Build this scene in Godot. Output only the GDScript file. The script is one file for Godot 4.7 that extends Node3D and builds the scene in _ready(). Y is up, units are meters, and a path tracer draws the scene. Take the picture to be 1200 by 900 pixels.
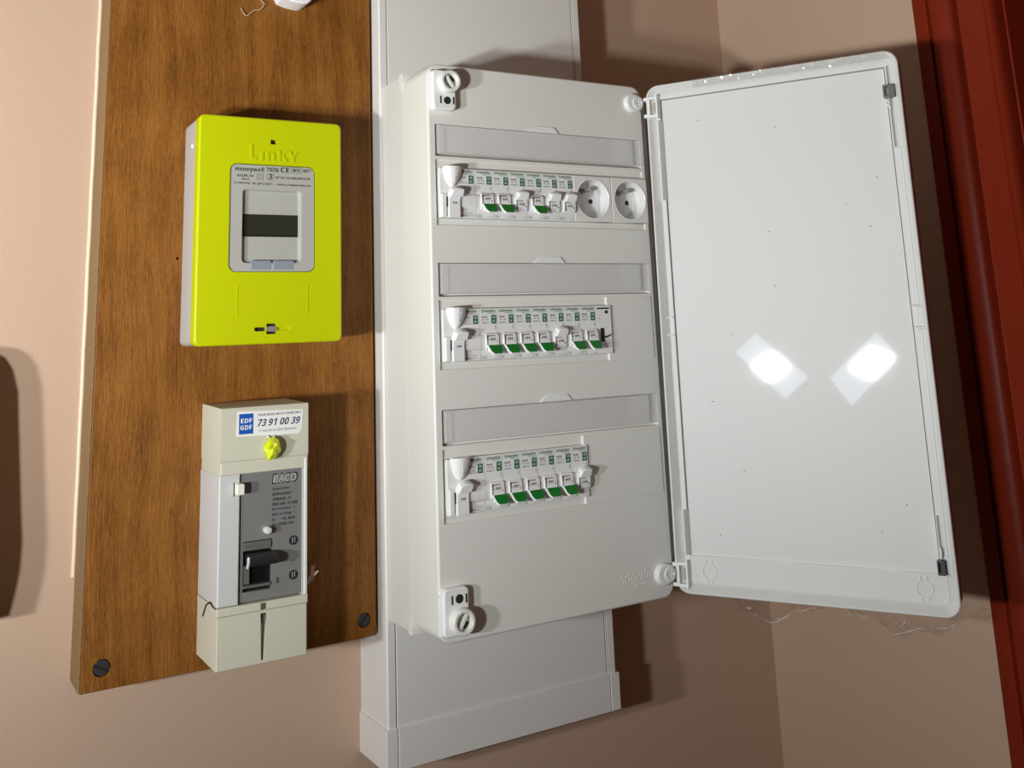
extends Node3D
# All measurements are in millimetres (x right along the back wall, y up, z out of the wall); UP lifts them above the floor.
const MM := 0.001
const UP := 1450.0

func P(x: float, y: float, z: float) -> Vector3:
	return Vector3(x, y + UP, z) * MM

# ---------------------------------------------------------------- mesh builder
class Shape:
	var st := SurfaceTool.new()
	var xf := Transform3D.IDENTITY
	var org := Vector3.ZERO
	var count := 0

	func _init(origin := Vector3.ZERO) -> void:
		org = origin
		st.begin(Mesh.PRIMITIVE_TRIANGLES)

	func vert(p: Vector3, n: Vector3, uv: Vector2) -> void:
		st.set_normal(n)
		st.set_uv(uv)
		st.add_vertex((xf * p - org) * 0.001)

	func tri(a: Vector3, b: Vector3, c: Vector3, na: Vector3, nb: Vector3, nc: Vector3, ua := Vector2.ZERO, ub := Vector2.ZERO, uc := Vector2.ZERO) -> void:
		var A := xf * a
		var Bq := xf * b
		var Cq := xf * c
		var N := (xf.basis * (na + nb + nc)).normalized()
		var ta := (xf.basis * na).normalized()
		var tb := (xf.basis * nb).normalized()
		var tc := (xf.basis * nc).normalized()
		count += 1
		if (Bq - A).cross(Cq - A).dot(N) > 0.0:
			vert(a, ta, ua); vert(c, tc, uc); vert(b, tb, ub)
		else:
			vert(a, ta, ua); vert(b, tb, ub); vert(c, tc, uc)

	func quad(a: Vector3, b: Vector3, c: Vector3, d: Vector3, na: Vector3, nb: Vector3, nc: Vector3, nd: Vector3) -> void:
		tri(a, b, c, na, nb, nc)
		tri(a, c, d, na, nc, nd)

	func flat(a: Vector3, b: Vector3, c: Vector3, d: Vector3, n: Vector3) -> void:
		quad(a, b, c, d, n, n, n, n)

	static func area(poly: PackedVector2Array) -> float:
		var s := 0.0
		for i in poly.size():
			s += poly[i].cross(poly[(i + 1) % poly.size()])
		return s / 2.0

	func cap(poly: PackedVector2Array, z: float, n: Vector3, holes: Array = []) -> void:
		var parts: Array = [poly]
		for h in holes:
			var lo := Vector2(INF, INF)
			var hi := -lo
			for p in h:
				lo = lo.min(p); hi = hi.max(p)
			var cx := (lo.x + hi.x) / 2.0
			var next: Array = []
			for q in parts:
				for side in [Rect2(-9000, -9000, 9000 + cx, 18000), Rect2(cx, -9000, 9000, 18000)]:
					var r := PackedVector2Array([side.position, Vector2(side.end.x, side.position.y), side.end, Vector2(side.position.x, side.end.y)])
					for piece in Geometry2D.intersect_polygons(q, r):
						next.append_array(Geometry2D.clip_polygons(piece, h))
			parts = next
		for q in parts:
			var clean := PackedVector2Array()
			for p in q:
				if clean.is_empty() or clean[-1].distance_to(p) > 0.002: clean.append(p)
			if clean.size() > 2 and clean[0].distance_to(clean[-1]) < 0.002: clean.remove_at(clean.size() - 1)
			q = clean
			var ix := Geometry2D.triangulate_polygon(q)
			if ix.is_empty():
				for k in range(1, q.size() - 1):
					ix.append(0); ix.append(k); ix.append(k + 1)
			for i in range(0, ix.size(), 3):
				var a: Vector2 = q[ix[i]]
				var b: Vector2 = q[ix[i + 1]]
				var c: Vector2 = q[ix[i + 2]]
				tri(Vector3(a.x, a.y, z), Vector3(b.x, b.y, z), Vector3(c.x, c.y, z), n, n, n, a * 0.001, b * 0.001, c * 0.001)

	static func edge_normals(poly: PackedVector2Array) -> Array:
		# for every edge the outward normals at its start and its end, averaged where the outline bends softly
		var m := poly.size()
		var e: Array = []
		for i in m:
			var d := (poly[(i + 1) % m] - poly[i]).normalized()
			e.append(Vector2(d.y, -d.x))
		var out: Array = []
		for i in m:
			var s: Vector2 = e[i]
			var t: Vector2 = e[i]
			if e[i].dot(e[(i + m - 1) % m]) > 0.75: s = (e[i] + e[(i + m - 1) % m]).normalized()
			if e[i].dot(e[(i + 1) % m]) > 0.75: t = (e[i] + e[(i + 1) % m]).normalized()
			out.append([s, t])
		return out

	static func inset(poly: PackedVector2Array, by: float) -> PackedVector2Array:
		var m := poly.size()
		var r := PackedVector2Array()
		for i in m:
			var d0 := (poly[i] - poly[(i + m - 1) % m]).normalized()
			var d1 := (poly[(i + 1) % m] - poly[i]).normalized()
			var n0 := Vector2(d0.y, -d0.x)
			var n1 := Vector2(d1.y, -d1.x)
			var b := (n0 + n1) / maxf(1.0 + n0.dot(n1), 0.2)
			r.append(poly[i] - b * by)
		return r

	# an outline swept along z, its front edge rounded with radius r
	func slab(poly_in: PackedVector2Array, z0: float, z1: float, r := 0.0, steps := 2, holes: Array = [], hole_z := 0.0, back := true, front := true) -> void:
		var poly := poly_in
		if area(poly) < 0.0:
			poly = poly.duplicate(); poly.reverse()
		var en := edge_normals(poly)
		var m := poly.size()
		var rings: Array = [[poly, z0, 0.0]]
		if r > 0.0:
			for k in steps + 1:
				var t := PI / 2 * k / steps
				rings.append([inset(poly, r * (1 - cos(t))), z1 - r + r * sin(t), t])
		else:
			rings.append([poly, z1, 0.0])
		for k in rings.size() - 1:
			var A: PackedVector2Array = rings[k][0]
			var C: PackedVector2Array = rings[k + 1][0]
			for i in m:
				var j := (i + 1) % m
				var s: Vector2 = en[i][0]
				var t: Vector2 = en[i][1]
				var ca := cos(rings[k][2]); var sa := sin(rings[k][2])
				var cb := cos(rings[k + 1][2]); var sb := sin(rings[k + 1][2])
				quad(Vector3(A[i].x, A[i].y, rings[k][1]), Vector3(A[j].x, A[j].y, rings[k][1]), Vector3(C[j].x, C[j].y, rings[k + 1][1]), Vector3(C[i].x, C[i].y, rings[k + 1][1]),
					Vector3(s.x * ca, s.y * ca, sa), Vector3(t.x * ca, t.y * ca, sa), Vector3(t.x * cb, t.y * cb, sb), Vector3(s.x * cb, s.y * cb, sb))
		if front: cap(rings[-1][0], z1, Vector3(0, 0, 1), holes)
		if back: cap(poly, z0, Vector3(0, 0, -1))
		for h in holes:
			well(h, z1, hole_z)

	# the walls of a hole, seen from inside
	func well(h_in: PackedVector2Array, z1: float, z0: float) -> void:
		var h := h_in
		if area(h) < 0.0:
			h = h.duplicate(); h.reverse()
		var en := edge_normals(h)
		for i in h.size():
			var j := (i + 1) % h.size()
			var s := Vector3(-en[i][0].x, -en[i][0].y, 0)
			var t := Vector3(-en[i][1].x, -en[i][1].y, 0)
			quad(Vector3(h[i].x, h[i].y, z0), Vector3(h[j].x, h[j].y, z0), Vector3(h[j].x, h[j].y, z1), Vector3(h[i].x, h[i].y, z1), s, t, t, s)

	# rings of equal point count joined one after another: [polygon, z]
	func loft(rings: Array, close := true, soft := 0.9) -> void:
		for k in rings.size() - 1:
			var A: PackedVector2Array = rings[k][0]
			var C: PackedVector2Array = rings[k + 1][0]
			var m := A.size()
			for i in m:
				var j := (i + 1) % m
				var a := Vector3(A[i].x, A[i].y, rings[k][1])
				var b := Vector3(A[j].x, A[j].y, rings[k][1])
				var c := Vector3(C[j].x, C[j].y, rings[k + 1][1])
				var d := Vector3(C[i].x, C[i].y, rings[k + 1][1])
				var n := (b - a).cross(d - a)
				if n.length() < 1e-7: n = (c - b).cross(d - c)
				if n.length() < 1e-7: continue
				n = n.normalized()
				flat(a, b, c, d, n)
		if close:
			cap(rings[-1][0], rings[-1][1], Vector3(0, 0, 1))

	func box(x0: float, y0: float, z0: float, x1: float, y1: float, z1: float, r := 0.0, corner := 0.0) -> void:
		slab(Shape.rrect(x0, y0, x1, y1, corner), z0, z1, r)

	static func rrect(x0: float, y0: float, x1: float, y1: float, r := 0.0, seg := 5) -> PackedVector2Array:
		if r <= 0.0:
			return PackedVector2Array([Vector2(x0, y0), Vector2(x1, y0), Vector2(x1, y1), Vector2(x0, y1)])
		var out := PackedVector2Array()
		for c in [[x1 - r, y0 + r, -PI / 2], [x1 - r, y1 - r, 0.0], [x0 + r, y1 - r, PI / 2], [x0 + r, y0 + r, PI]]:
			for k in seg + 1:
				var t: float = c[2] + PI / 2 * k / seg
				out.append(Vector2(c[0] + r * cos(t), c[1] + r * sin(t)))
		return out

	static func disc(x: float, y: float, r: float, seg := 20, ry := -1.0) -> PackedVector2Array:
		var out := PackedVector2Array()
		for k in seg:
			var t := TAU * k / seg
			out.append(Vector2(x + r * cos(t), y + (r if ry < 0 else ry) * sin(t)))
		return out

	# profile of (radius, height) turned round the z axis at (x, y)
	func lathe(x: float, y: float, profile: Array, seg := 24) -> void:
		for k in profile.size() - 1:
			var a: Vector2 = profile[k]
			var b: Vector2 = profile[k + 1]
			var d := (b - a).normalized()
			var n2 := Vector2(d.y, -d.x)
			for i in seg:
				var t := TAU * i / seg
				var u := TAU * (i + 1) / seg
				var e := Vector3(cos(t), sin(t), 0)
				var f := Vector3(cos(u), sin(u), 0)
				var o := Vector3(x, y, 0)
				var zz := Vector3(0, 0, 1)
				quad(o + e * a.x + zz * a.y, o + f * a.x + zz * a.y, o + f * b.x + zz * b.y, o + e * b.x + zz * b.y,
					e * n2.x + zz * n2.y, f * n2.x + zz * n2.y, f * n2.x + zz * n2.y, e * n2.x + zz * n2.y)

	func tube(pts: Array, r: float, seg := 8, r_end := -1.0) -> void:
		var last := pts.size() - 1
		var rings: Array = []
		var side := Vector3.ZERO
		for i in pts.size():
			var d: Vector3 = (pts[mini(i + 1, last)] - pts[maxi(i - 1, 0)]).normalized()
			if side == Vector3.ZERO:
				side = d.cross(Vector3(0.31, 0.53, 0.79)).normalized()
			side = (side - d * side.dot(d)).normalized()
			var other := d.cross(side)
			var rr := r if r_end < 0 else lerpf(r, r_end, float(i) / last)
			var ring: Array = []
			for k in seg:
				var t := TAU * k / seg
				var n := side * cos(t) + other * sin(t)
				ring.append([pts[i] + n * rr, n])
			rings.append(ring)
			if i == 0 or i == last:
				var nn := -d if i == 0 else d
				for k in range(1, seg - 1):
					tri(ring[0][0], ring[k][0], ring[k + 1][0], nn, nn, nn)
		for i in last:
			for k in seg:
				var l := (k + 1) % seg
				quad(rings[i][k][0], rings[i][l][0], rings[i + 1][l][0], rings[i + 1][k][0], rings[i][k][1], rings[i][l][1], rings[i + 1][l][1], rings[i + 1][k][1])

	# lettering laid flat at depth z, its ink fitted to the box x, y (bottom left), w, h
	func text(s: String, x: float, y: float, w: float, h: float, z: float, bold := false, lean := 0.0, raised := 0.0) -> void:
		var f := SystemFont.new()
		f.font_names = PackedStringArray(["Droid Sans"])
		f.font_weight = 700 if bold else 400
		var tm := TextMesh.new()
		tm.font = f
		tm.font_size = 32
		tm.pixel_size = 0.01
		tm.curve_step = 4.0
		tm.depth = 0.0 if raised <= 0.0 else 0.1
		tm.text = s
		var arr := tm.get_mesh_arrays()
		var pv: PackedVector3Array = arr[Mesh.ARRAY_VERTEX]
		var ix: PackedInt32Array = arr[Mesh.ARRAY_INDEX] if arr[Mesh.ARRAY_INDEX] != null else PackedInt32Array(range(pv.size()))
		var lo := Vector3(INF, INF, INF)
		var hi := -lo
		for p in pv:
			lo = lo.min(p); hi = hi.max(p)
		var sy := h / (hi.y - lo.y)
		var sx := (w / (hi.x - lo.x)) if w > 0 else sy
		var n := Vector3(0, 0, 1)
		for i in range(0, ix.size(), 3):
			var t: Array = []
			for k in 3:
				var p := pv[ix[i + k]]
				var py := (p.y - lo.y) * sy
				t.append(Vector3(x + (p.x - lo.x) * sx + py * lean, y + py, z if raised <= 0.0 else z + (raised if p.z > 0.0 else 0.0)))
			var flat_n: Vector3 = (t[1] - t[0]).cross(t[2] - t[0])
			if flat_n.length() > 1e-9:
				if raised > 0.0:
					var pn: PackedVector3Array = arr[Mesh.ARRAY_NORMAL]
					n = flat_n.normalized() * (1.0 if flat_n.dot(pn[ix[i]]) > 0.0 else -1.0)
				tri(t[0], t[1], t[2], n, n, n)

# ---------------------------------------------------------------- scene helpers
func put(called: String, s: Shape, m: Material, parent: Node = self) -> MeshInstance3D:
	var o := MeshInstance3D.new()
	o.name = called
	o.mesh = s.st.commit()
	o.material_override = m
	parent.add_child(o, true)
	return o

func tag(o: Node, label: String, category: String, group := "") -> void:
	o.set_meta("label", label)
	o.set_meta("category", category)
	if group: o.set_meta("group", group)

func thing(called: String, label: String, category: String, base: Vector3, group := "") -> Node3D:
	var o := Node3D.new()
	o.name = called
	add_child(o, true)
	o.position = Vector3(base.x, base.y + UP, base.z) * MM
	tag(o, label, category, group)
	return o

func struct(called: String, s: Shape, m: Material) -> MeshInstance3D:
	var o := put(called, s, m)
	o.position = Vector3(0, UP, 0) * MM
	o.set_meta("kind", "structure")
	return o

func mat(r: int, g: int, b: int, rough := 0.5, spec := 0.5) -> StandardMaterial3D:
	var m := StandardMaterial3D.new()
	m.albedo_color = Color8(r, g, b)
	m.roughness = rough
	m.metallic_specular = spec
	return m

func relief(m: StandardMaterial3D, freq: float, strength: float, size_m: float, seed_ := 3) -> StandardMaterial3D:
	var f := FastNoiseLite.new()
	f.seed = seed_
	f.noise_type = FastNoiseLite.TYPE_SIMPLEX_SMOOTH
	f.frequency = freq
	f.fractal_octaves = 3
	var im := f.get_seamless_image(512, 512)
	im.bump_map_to_normal_map(strength)
	m.normal_enabled = true
	m.normal_texture = ImageTexture.create_from_image(im)
	m.uv1_triplanar = true
	m.uv1_world_triplanar = true
	m.uv1_scale = Vector3.ONE / size_m
	return m

func wood_texture() -> ImageTexture:
	var w := 768
	var h := 1536
	var im := Image.create(w, h, false, Image.FORMAT_RGB8)
	var n := FastNoiseLite.new()
	n.seed = 11
	n.noise_type = FastNoiseLite.TYPE_SIMPLEX_SMOOTH
	n.fractal_octaves = 2
	n.frequency = 1.0
	var dark := Color8(92, 53, 16)
	var mid := Color8(134, 84, 32)
	var pale := Color8(166, 115, 54)
	var rng := RandomNumberGenerator.new()
	rng.seed = 5
	for y in h:
		for x in w:
			var u := x / float(w) * 250.0
			var v := y / float(h) * 640.0
			var warp := n.get_noise_2d(u * 0.006 + 40, v * 0.004) * 9.0
			var broad := n.get_noise_2d((u + warp) * 0.07, v * 0.003 + 7)
			var fine := n.get_noise_2d((u + warp) * 0.55 + 90, v * 0.018)
			var pores := n.get_noise_2d(u * 1.7 + 300, v * 0.11 + 11)
			var fleck := n.get_noise_2d(u * 0.02 + 11, v * 0.014 + 70)
			var figure := n.get_noise_2d(u * 0.3 + 33, v * 0.05 + 170)
			var t := 0.5 + broad * 0.2 + fine * 0.2 + pores * 0.32 + fleck * 0.16 + figure * 0.12
			var c := dark.lerp(mid, clampf(t * 2.0, 0, 1)) if t < 0.5 else mid.lerp(pale, clampf((t - 0.5) * 1.6, 0, 1))
			im.set_pixel(x, y, c)
	for k in 140:                                        # worn pale flecks and short scratches
		var x0 := rng.randi_range(4, w - 12)
		var y0 := rng.randi_range(4, h - 30)
		for j in rng.randi_range(2, 9):
			var xx := x0 + int(j * rng.randf_range(-0.5, 0.5))
			im.set_pixel(clampi(xx, 0, w - 1), clampi(y0 + j, 0, h - 1), im.get_pixel(clampi(xx, 0, w - 1), clampi(y0 + j, 0, h - 1)).lerp(pale, 0.55))
	return ImageTexture.create_from_image(im)

# ---------------------------------------------------------------- the scene
func _ready() -> void:
	# camera: a shifted lens, since the photograph is the lower part of a taller picture
	var cam := Camera3D.new()
	cam.name = "camera"
	var f := 1169.985
	var near := 0.05
	cam.projection = Camera3D.PROJECTION_FRUSTUM
	cam.near = near
	cam.far = 50.0
	cam.size = 2.0 * near * 450.0 / f
	cam.frustum_offset = Vector2(0.0, -(450.0 - 145.418) / f * near)
	cam.transform = Transform3D(Basis(Vector3(0.858177, -0.040364, 0.511764), Vector3(-0.073413, 0.977008, 0.200166), Vector3(-0.508077, -0.209348, 0.835482)), P(-400.857, -151.837, 787.184))
	add_child(cam)
	cam.current = true
	var env := Environment.new()
	env.background_mode = Environment.BG_COLOR
	env.background_color = Color(0.02, 0.018, 0.016)
	env.tonemap_mode = Environment.TONE_MAPPER_LINEAR
	env.tonemap_exposure = 1.0
	env.sdfgi_enabled = true
	env.ssao_enabled = true
	env.ssil_enabled = true
	var we := WorldEnvironment.new()
	we.name = "environment"
	we.environment = env
	add_child(we)
	work_light(0.73)
	room()
	trunking()
	board()
	enclosure()
	meter()
	main_breaker()
	rows()
	film()
	small_things()

# two lamp heads on one stand, left of the photographer's frame: both mirrored in the open door
func work_light(energy: float) -> void:
	var t := thing("work_light", "twin-head white LED work light on a tripod, mirrored twice in the glossy open door", "work light", Vector3(-860, -UP, 520))
	var o := Vector3(-860, -UP, 520)
	var housing := mat(60, 62, 66, 0.6)
	var tray := mat(235, 238, 245, 0.4)
	tray.emission_enabled = true
	tray.emission = Color(0.86, 0.9, 1.0)
	tray.emission_energy_multiplier = 5.0
	var chip := mat(255, 255, 255, 0.4)
	chip.emission_enabled = true
	chip.emission = Color(1, 1, 1)
	chip.emission_energy_multiplier = 20.0
	var heads := [
		[Vector3(-726.9, -237.8, 562.9), Vector3(-0.2263, 0.561, 0.7963), [Vector2(-55, -40), Vector2(92, -40), Vector2(55, 38), Vector2(-92, 42)], Vector2(13, 10)],
		[Vector3(-939.8, -232.0, 439.6), Vector3(0.8619, -0.4368, 0.2576), [Vector2(-93, 32), Vector2(-108, -33), Vector2(92, -33), Vector2(109, 35)], Vector2(14, 6)]]
	for h in heads:
		var z := Vector3(0.5065, 0.766, -0.3957).normalized()
		var x: Vector3 = (h[1] - z * z.dot(h[1])).normalized()
		var y := z.cross(x)
		var poly := PackedVector2Array(h[2])
		if Shape.area(poly) < 0.0: poly.reverse()
		var s := Shape.new(o)
		s.xf = Transform3D(Basis(x, y, z), h[0])
		s.slab(Shape.inset(poly, -4.0), -30, -5, 3.0)
		for k in 5:
			s.box(-60 + k * 26, -30, -38, -54 + k * 26, 30, -30)
		var hd := put("lamp_head", s, housing, t)
		var d := Shape.new(o)
		d.xf = s.xf
		d.slab(poly, -5, 0, 1.0)
		put("lamp_reflector", d, tray, hd)
		var q: Vector2 = h[3]
		var c := Shape.new(o)
		c.xf = s.xf
		c.slab(Shape.rrect(q.x - 32, q.y - 26, q.x + 32, q.y + 26, 2), 0, 1.5, 0.5)
		put("lamp_panel", c, chip, hd)
		var l := AreaLight3D.new()
		l.name = "lamp_glow"
		l.area_size = Vector2(0.062, 0.05)
		l.light_energy = energy
		l.light_color = Color(0.985, 1.0, 1.0)
		l.shadow_enabled = true
		l.area_range = 12.0
		l.area_attenuation = 2.0
		t.add_child(l)
		l.transform = Transform3D(Basis(x, y, z) * Basis(Vector3.UP, PI), (h[0] + x * q.x + y * q.y + z * 3.0 - o) * MM)
	var st := Shape.new(o)
	st.tube([Vector3(-742, -264, 576), Vector3(-780, -330, 570), Vector3(-860, -365, 540), Vector3(-940, -355, 470), Vector3(-955, -259, 452)], 9)
	st.tube([Vector3(-860, -362, 540), Vector3(-860, -1150, 520)], 13)
	put("stand_pole", st, housing, t)
	for k in 3:
		var a := TAU * k / 3 + 0.4
		var lg := Shape.new(o)
		lg.tube([Vector3(-860, -1000, 527), Vector3(-860 + 330 * cos(a), -UP + 9, 520 + 330 * sin(a))], 9)
		put("stand_leg", lg, housing, t)

func room() -> void:
	var paint := relief(mat(199, 169, 146, 0.62, 0.3), 0.06, 0.9, 0.07)
	var s := Shape.new()
	s.box(-1900, -UP, -263, 608, 1250, -163)
	struct("wall_back", s, paint)
	s = Shape.new()
	s.box(508, -UP, -163, 628, 1250, 224)
	s.box(508, 650, 224, 628, 1250, 1080)
	s.box(508, -UP, 1080, 628, 1250, 2400)
	struct("wall_right", s, paint)
	s = Shape.new()
	s.box(-2000, -UP, -263, -1900, 1250, 2500)
	struct("wall_left", s, mat(112, 106, 100, 0.8))
	s = Shape.new()
	s.box(-1900, -UP, 2400, 628, 1250, 2500)
	struct("wall_front", s, mat(112, 106, 100, 0.8))
	s = Shape.new()
	s.box(-2000, -UP - 100, -263, 728, -UP, 2500)
	struct("floor", s, relief(mat(96, 78, 62, 0.5), 0.02, 1.0, 0.5))
	s = Shape.new()
	s.box(-2000, 1250, -263, 728, 1350, 2500)
	struct("ceiling", s, mat(176, 172, 166, 0.8))
	# door surround: a moulded architrave swept up the wall
	var red := relief(mat(127, 38, 17, 0.44, 0.3), 0.012, 1.2, 0.15, 8)
	var prof := PackedVector2Array([Vector2(508, 141), Vector2(496, 142), Vector2(494.5, 144), Vector2(494, 159), Vector2(497.5, 160.2), Vector2(497.5, 162), Vector2(494, 163)])
	for k in 11:                                         # the round bead
		var a := PI * k / 10
		prof.append(Vector2(493 - 6.5 * sin(a), 177.5 - 13.5 * cos(a)))
	for p in [Vector2(497.5, 192.5), Vector2(498, 195), Vector2(493, 196.5), Vector2(492.5, 223), Vector2(490.5, 225), Vector2(490, 230), Vector2(492, 232.5), Vector2(497, 234), Vector2(508, 234)]:
		prof.append(p)
	s = Shape.new()
	s.xf = Transform3D(Basis(Vector3(1, 0, 0), Vector3(0, 0, 1), Vector3(0, 1, 0)), Vector3.ZERO)
	s.slab(prof, -UP, 700)
	struct("trim_1", s, red)
	s = Shape.new()
	s.box(508.5, -UP, 224, 628, 650, 236, 1.0)
	struct("trim_2", s, red)
	s = Shape.new()
	s.box(590, -UP + 6, 238, 628, 646, 1078, 2.0)
	struct("door_1", s, red)

# white cable trunking that climbs the wall behind the distribution box
func trunking() -> void:
	var o := Vector3(112, -516, -163)
	var t := thing("cable_trunking", "wide white plastic cable trunking running up the wall behind the distribution box", "cable trunking", o)
	var white := mat(231, 228, 223, 0.42)
	var s := Shape.new(o)
	s.xf = Transform3D(Basis(Vector3(1, 0, 0), Vector3(0, 0, 1), Vector3(0, 1, 0)), Vector3.ZERO)
	s.slab(PackedVector2Array([Vector2(-12, -163), Vector2(-12, -104.5), Vector2(-10.6, -103), Vector2(-4.0, -103), Vector2(-3.8, -108), Vector2(227.0, -108), Vector2(227.2, -103), Vector2(234.6, -103), Vector2(236, -104.5), Vector2(236, -163)]), -500, 600)
	put("trunking_body", s, white, t)
	s = Shape.new(o)
	s.box(-2.7, -500, -107.9, 224.4, 600, -103.1, 0.7)
	put("trunking_cover", s, white, t)
	s = Shape.new(o)
	s.box(225.4, -500, -107.9, 226.3, 600, -103.2, 0.3)
	put("cover_lip", s, white, t)
	s = Shape.new(o)
	s.box(-13.6, -516, -163, -2.9, -482.4, -101.2, 0.8)
	s.box(-2.1, -516, -163, 226.6, -482.4, -101.2, 0.6)
	s.box(227.4, -516, -163, 238.4, -482.4, -101.2, 0.8)
	s.box(-3, -515.5, -162, 228, -483, -102.4)
	put("end_cap", s, mat(233, 230, 225, 0.42), t)

# stained plywood board that carries the meter and the main breaker
func board() -> void:
	var o := Vector3(-139, -409, -163)
	var t := thing("wooden_board", "brown varnished wooden mounting board with vertical grain behind the yellow-green meter", "wooden board", o)
	var wood := mat(255, 255, 255, 0.46, 0.35)
	wood.albedo_texture = wood_texture()
	wood.uv1_scale = Vector3(1.0 / 0.25, -1.0 / 0.64, 1)
	wood.uv1_offset = Vector3(0.06, 0.35, 0)
	relief_fine(wood)
	var poly := PackedVector2Array([Vector2(-263, -408.5)])
	for k in 6:
		var a := -PI / 2 + PI / 2 * k / 5
		poly.append(Vector2(-21 + 6 * cos(a), -402.5 + 6 * sin(a)))
	poly.append(Vector2(-15, 380)); poly.append(Vector2(-263, 380))
	var s := Shape.new(o)
	s.slab(poly, -146, -118, 0.8, 2, [Shape.disc(-247.8, -392, 6.6, 20), Shape.disc(-26.8, -394, 6.3, 20), Shape.disc(-199.1, -71.9, 1.3, 8)], -121.5)
	put("board_panel", s, wood, t)
	# raw, paint-smeared plywood edge and the frame that holds the board off the wall
	s = Shape.new(o)
	s.box(-264.2, -408, -163, -263.02, 380, -119.2, 0.4)
	s.box(-262, -404, -163, -225, 380, -146)
	s.box(-60, -404, -163, -18, 380, -146)
	put("board_edge", s, relief(mat(142, 112, 74, 0.8), 0.05, 6.0, 0.05, 14), t)
	s = Shape.new(o)
	var pts: Array = []
	for k in 40:
		var y := -330 + k * 18.2
		pts.append(Vector3(-265.6 + 0.12 * sin(k * 1.7), y, -162.2))
	s.tube(pts, 1.9, 8)
	put("caulk_bead", s, relief(mat(230, 212, 184, 0.4), 0.06, 3.0, 0.04, 5), t)
	var steel := mat(92, 90, 92, 0.42)
	steel.metallic = 0.75
	for c in [[-247.8, -392.0, -0.42, 5.9], [-26.8, -394.0, 0.9, 5.6]]:
		s = Shape.new(o)
		s.xf = Transform3D(Basis(Vector3(0, 0, 1), c[2]), Vector3(c[0], c[1], 0))
		var r: float = c[3]
		var half := PackedVector2Array()
		var other := PackedVector2Array()
		for k in 13:
			var a := lerpf(asin(0.9 / r), PI - asin(0.9 / r), k / 12.0)
			half.append(Vector2(r * cos(a), r * sin(a)))
			other.append(Vector2(-r * cos(a), -r * sin(a)))
		s.slab(half, -121.5, -118.2, 0.5)
		s.slab(other, -121.5, -118.2, 0.5)
		s.slab(Shape.disc(0, 0, r - 0.3, 20), -121.5, -120.2)
		put("screw", s, steel, t)

func relief_fine(m: StandardMaterial3D) -> void:
	var n := FastNoiseLite.new()
	n.seed = 21
	n.frequency = 1.0
	n.fractal_octaves = 2
	var im := Image.create(512, 512, false, Image.FORMAT_RGB8)
	for y in 512:
		for x in 512:
			var v := 0.5 + 0.5 * n.get_noise_2d(x * 0.45, y * 0.02)
			im.set_pixel(x, y, Color(v, v, v))
	im.bump_map_to_normal_map(1.2)
	m.normal_enabled = true
	m.normal_scale = 0.5
	m.normal_texture = ImageTexture.create_from_image(im)

# ---------------------------------------------------------------- distribution box
var white_plastic: StandardMaterial3D
var bright_plastic: StandardMaterial3D
var glossy_plastic: StandardMaterial3D
var clear_plastic: StandardMaterial3D
var dark_hole: StandardMaterial3D
var grey_metal: StandardMaterial3D

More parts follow.
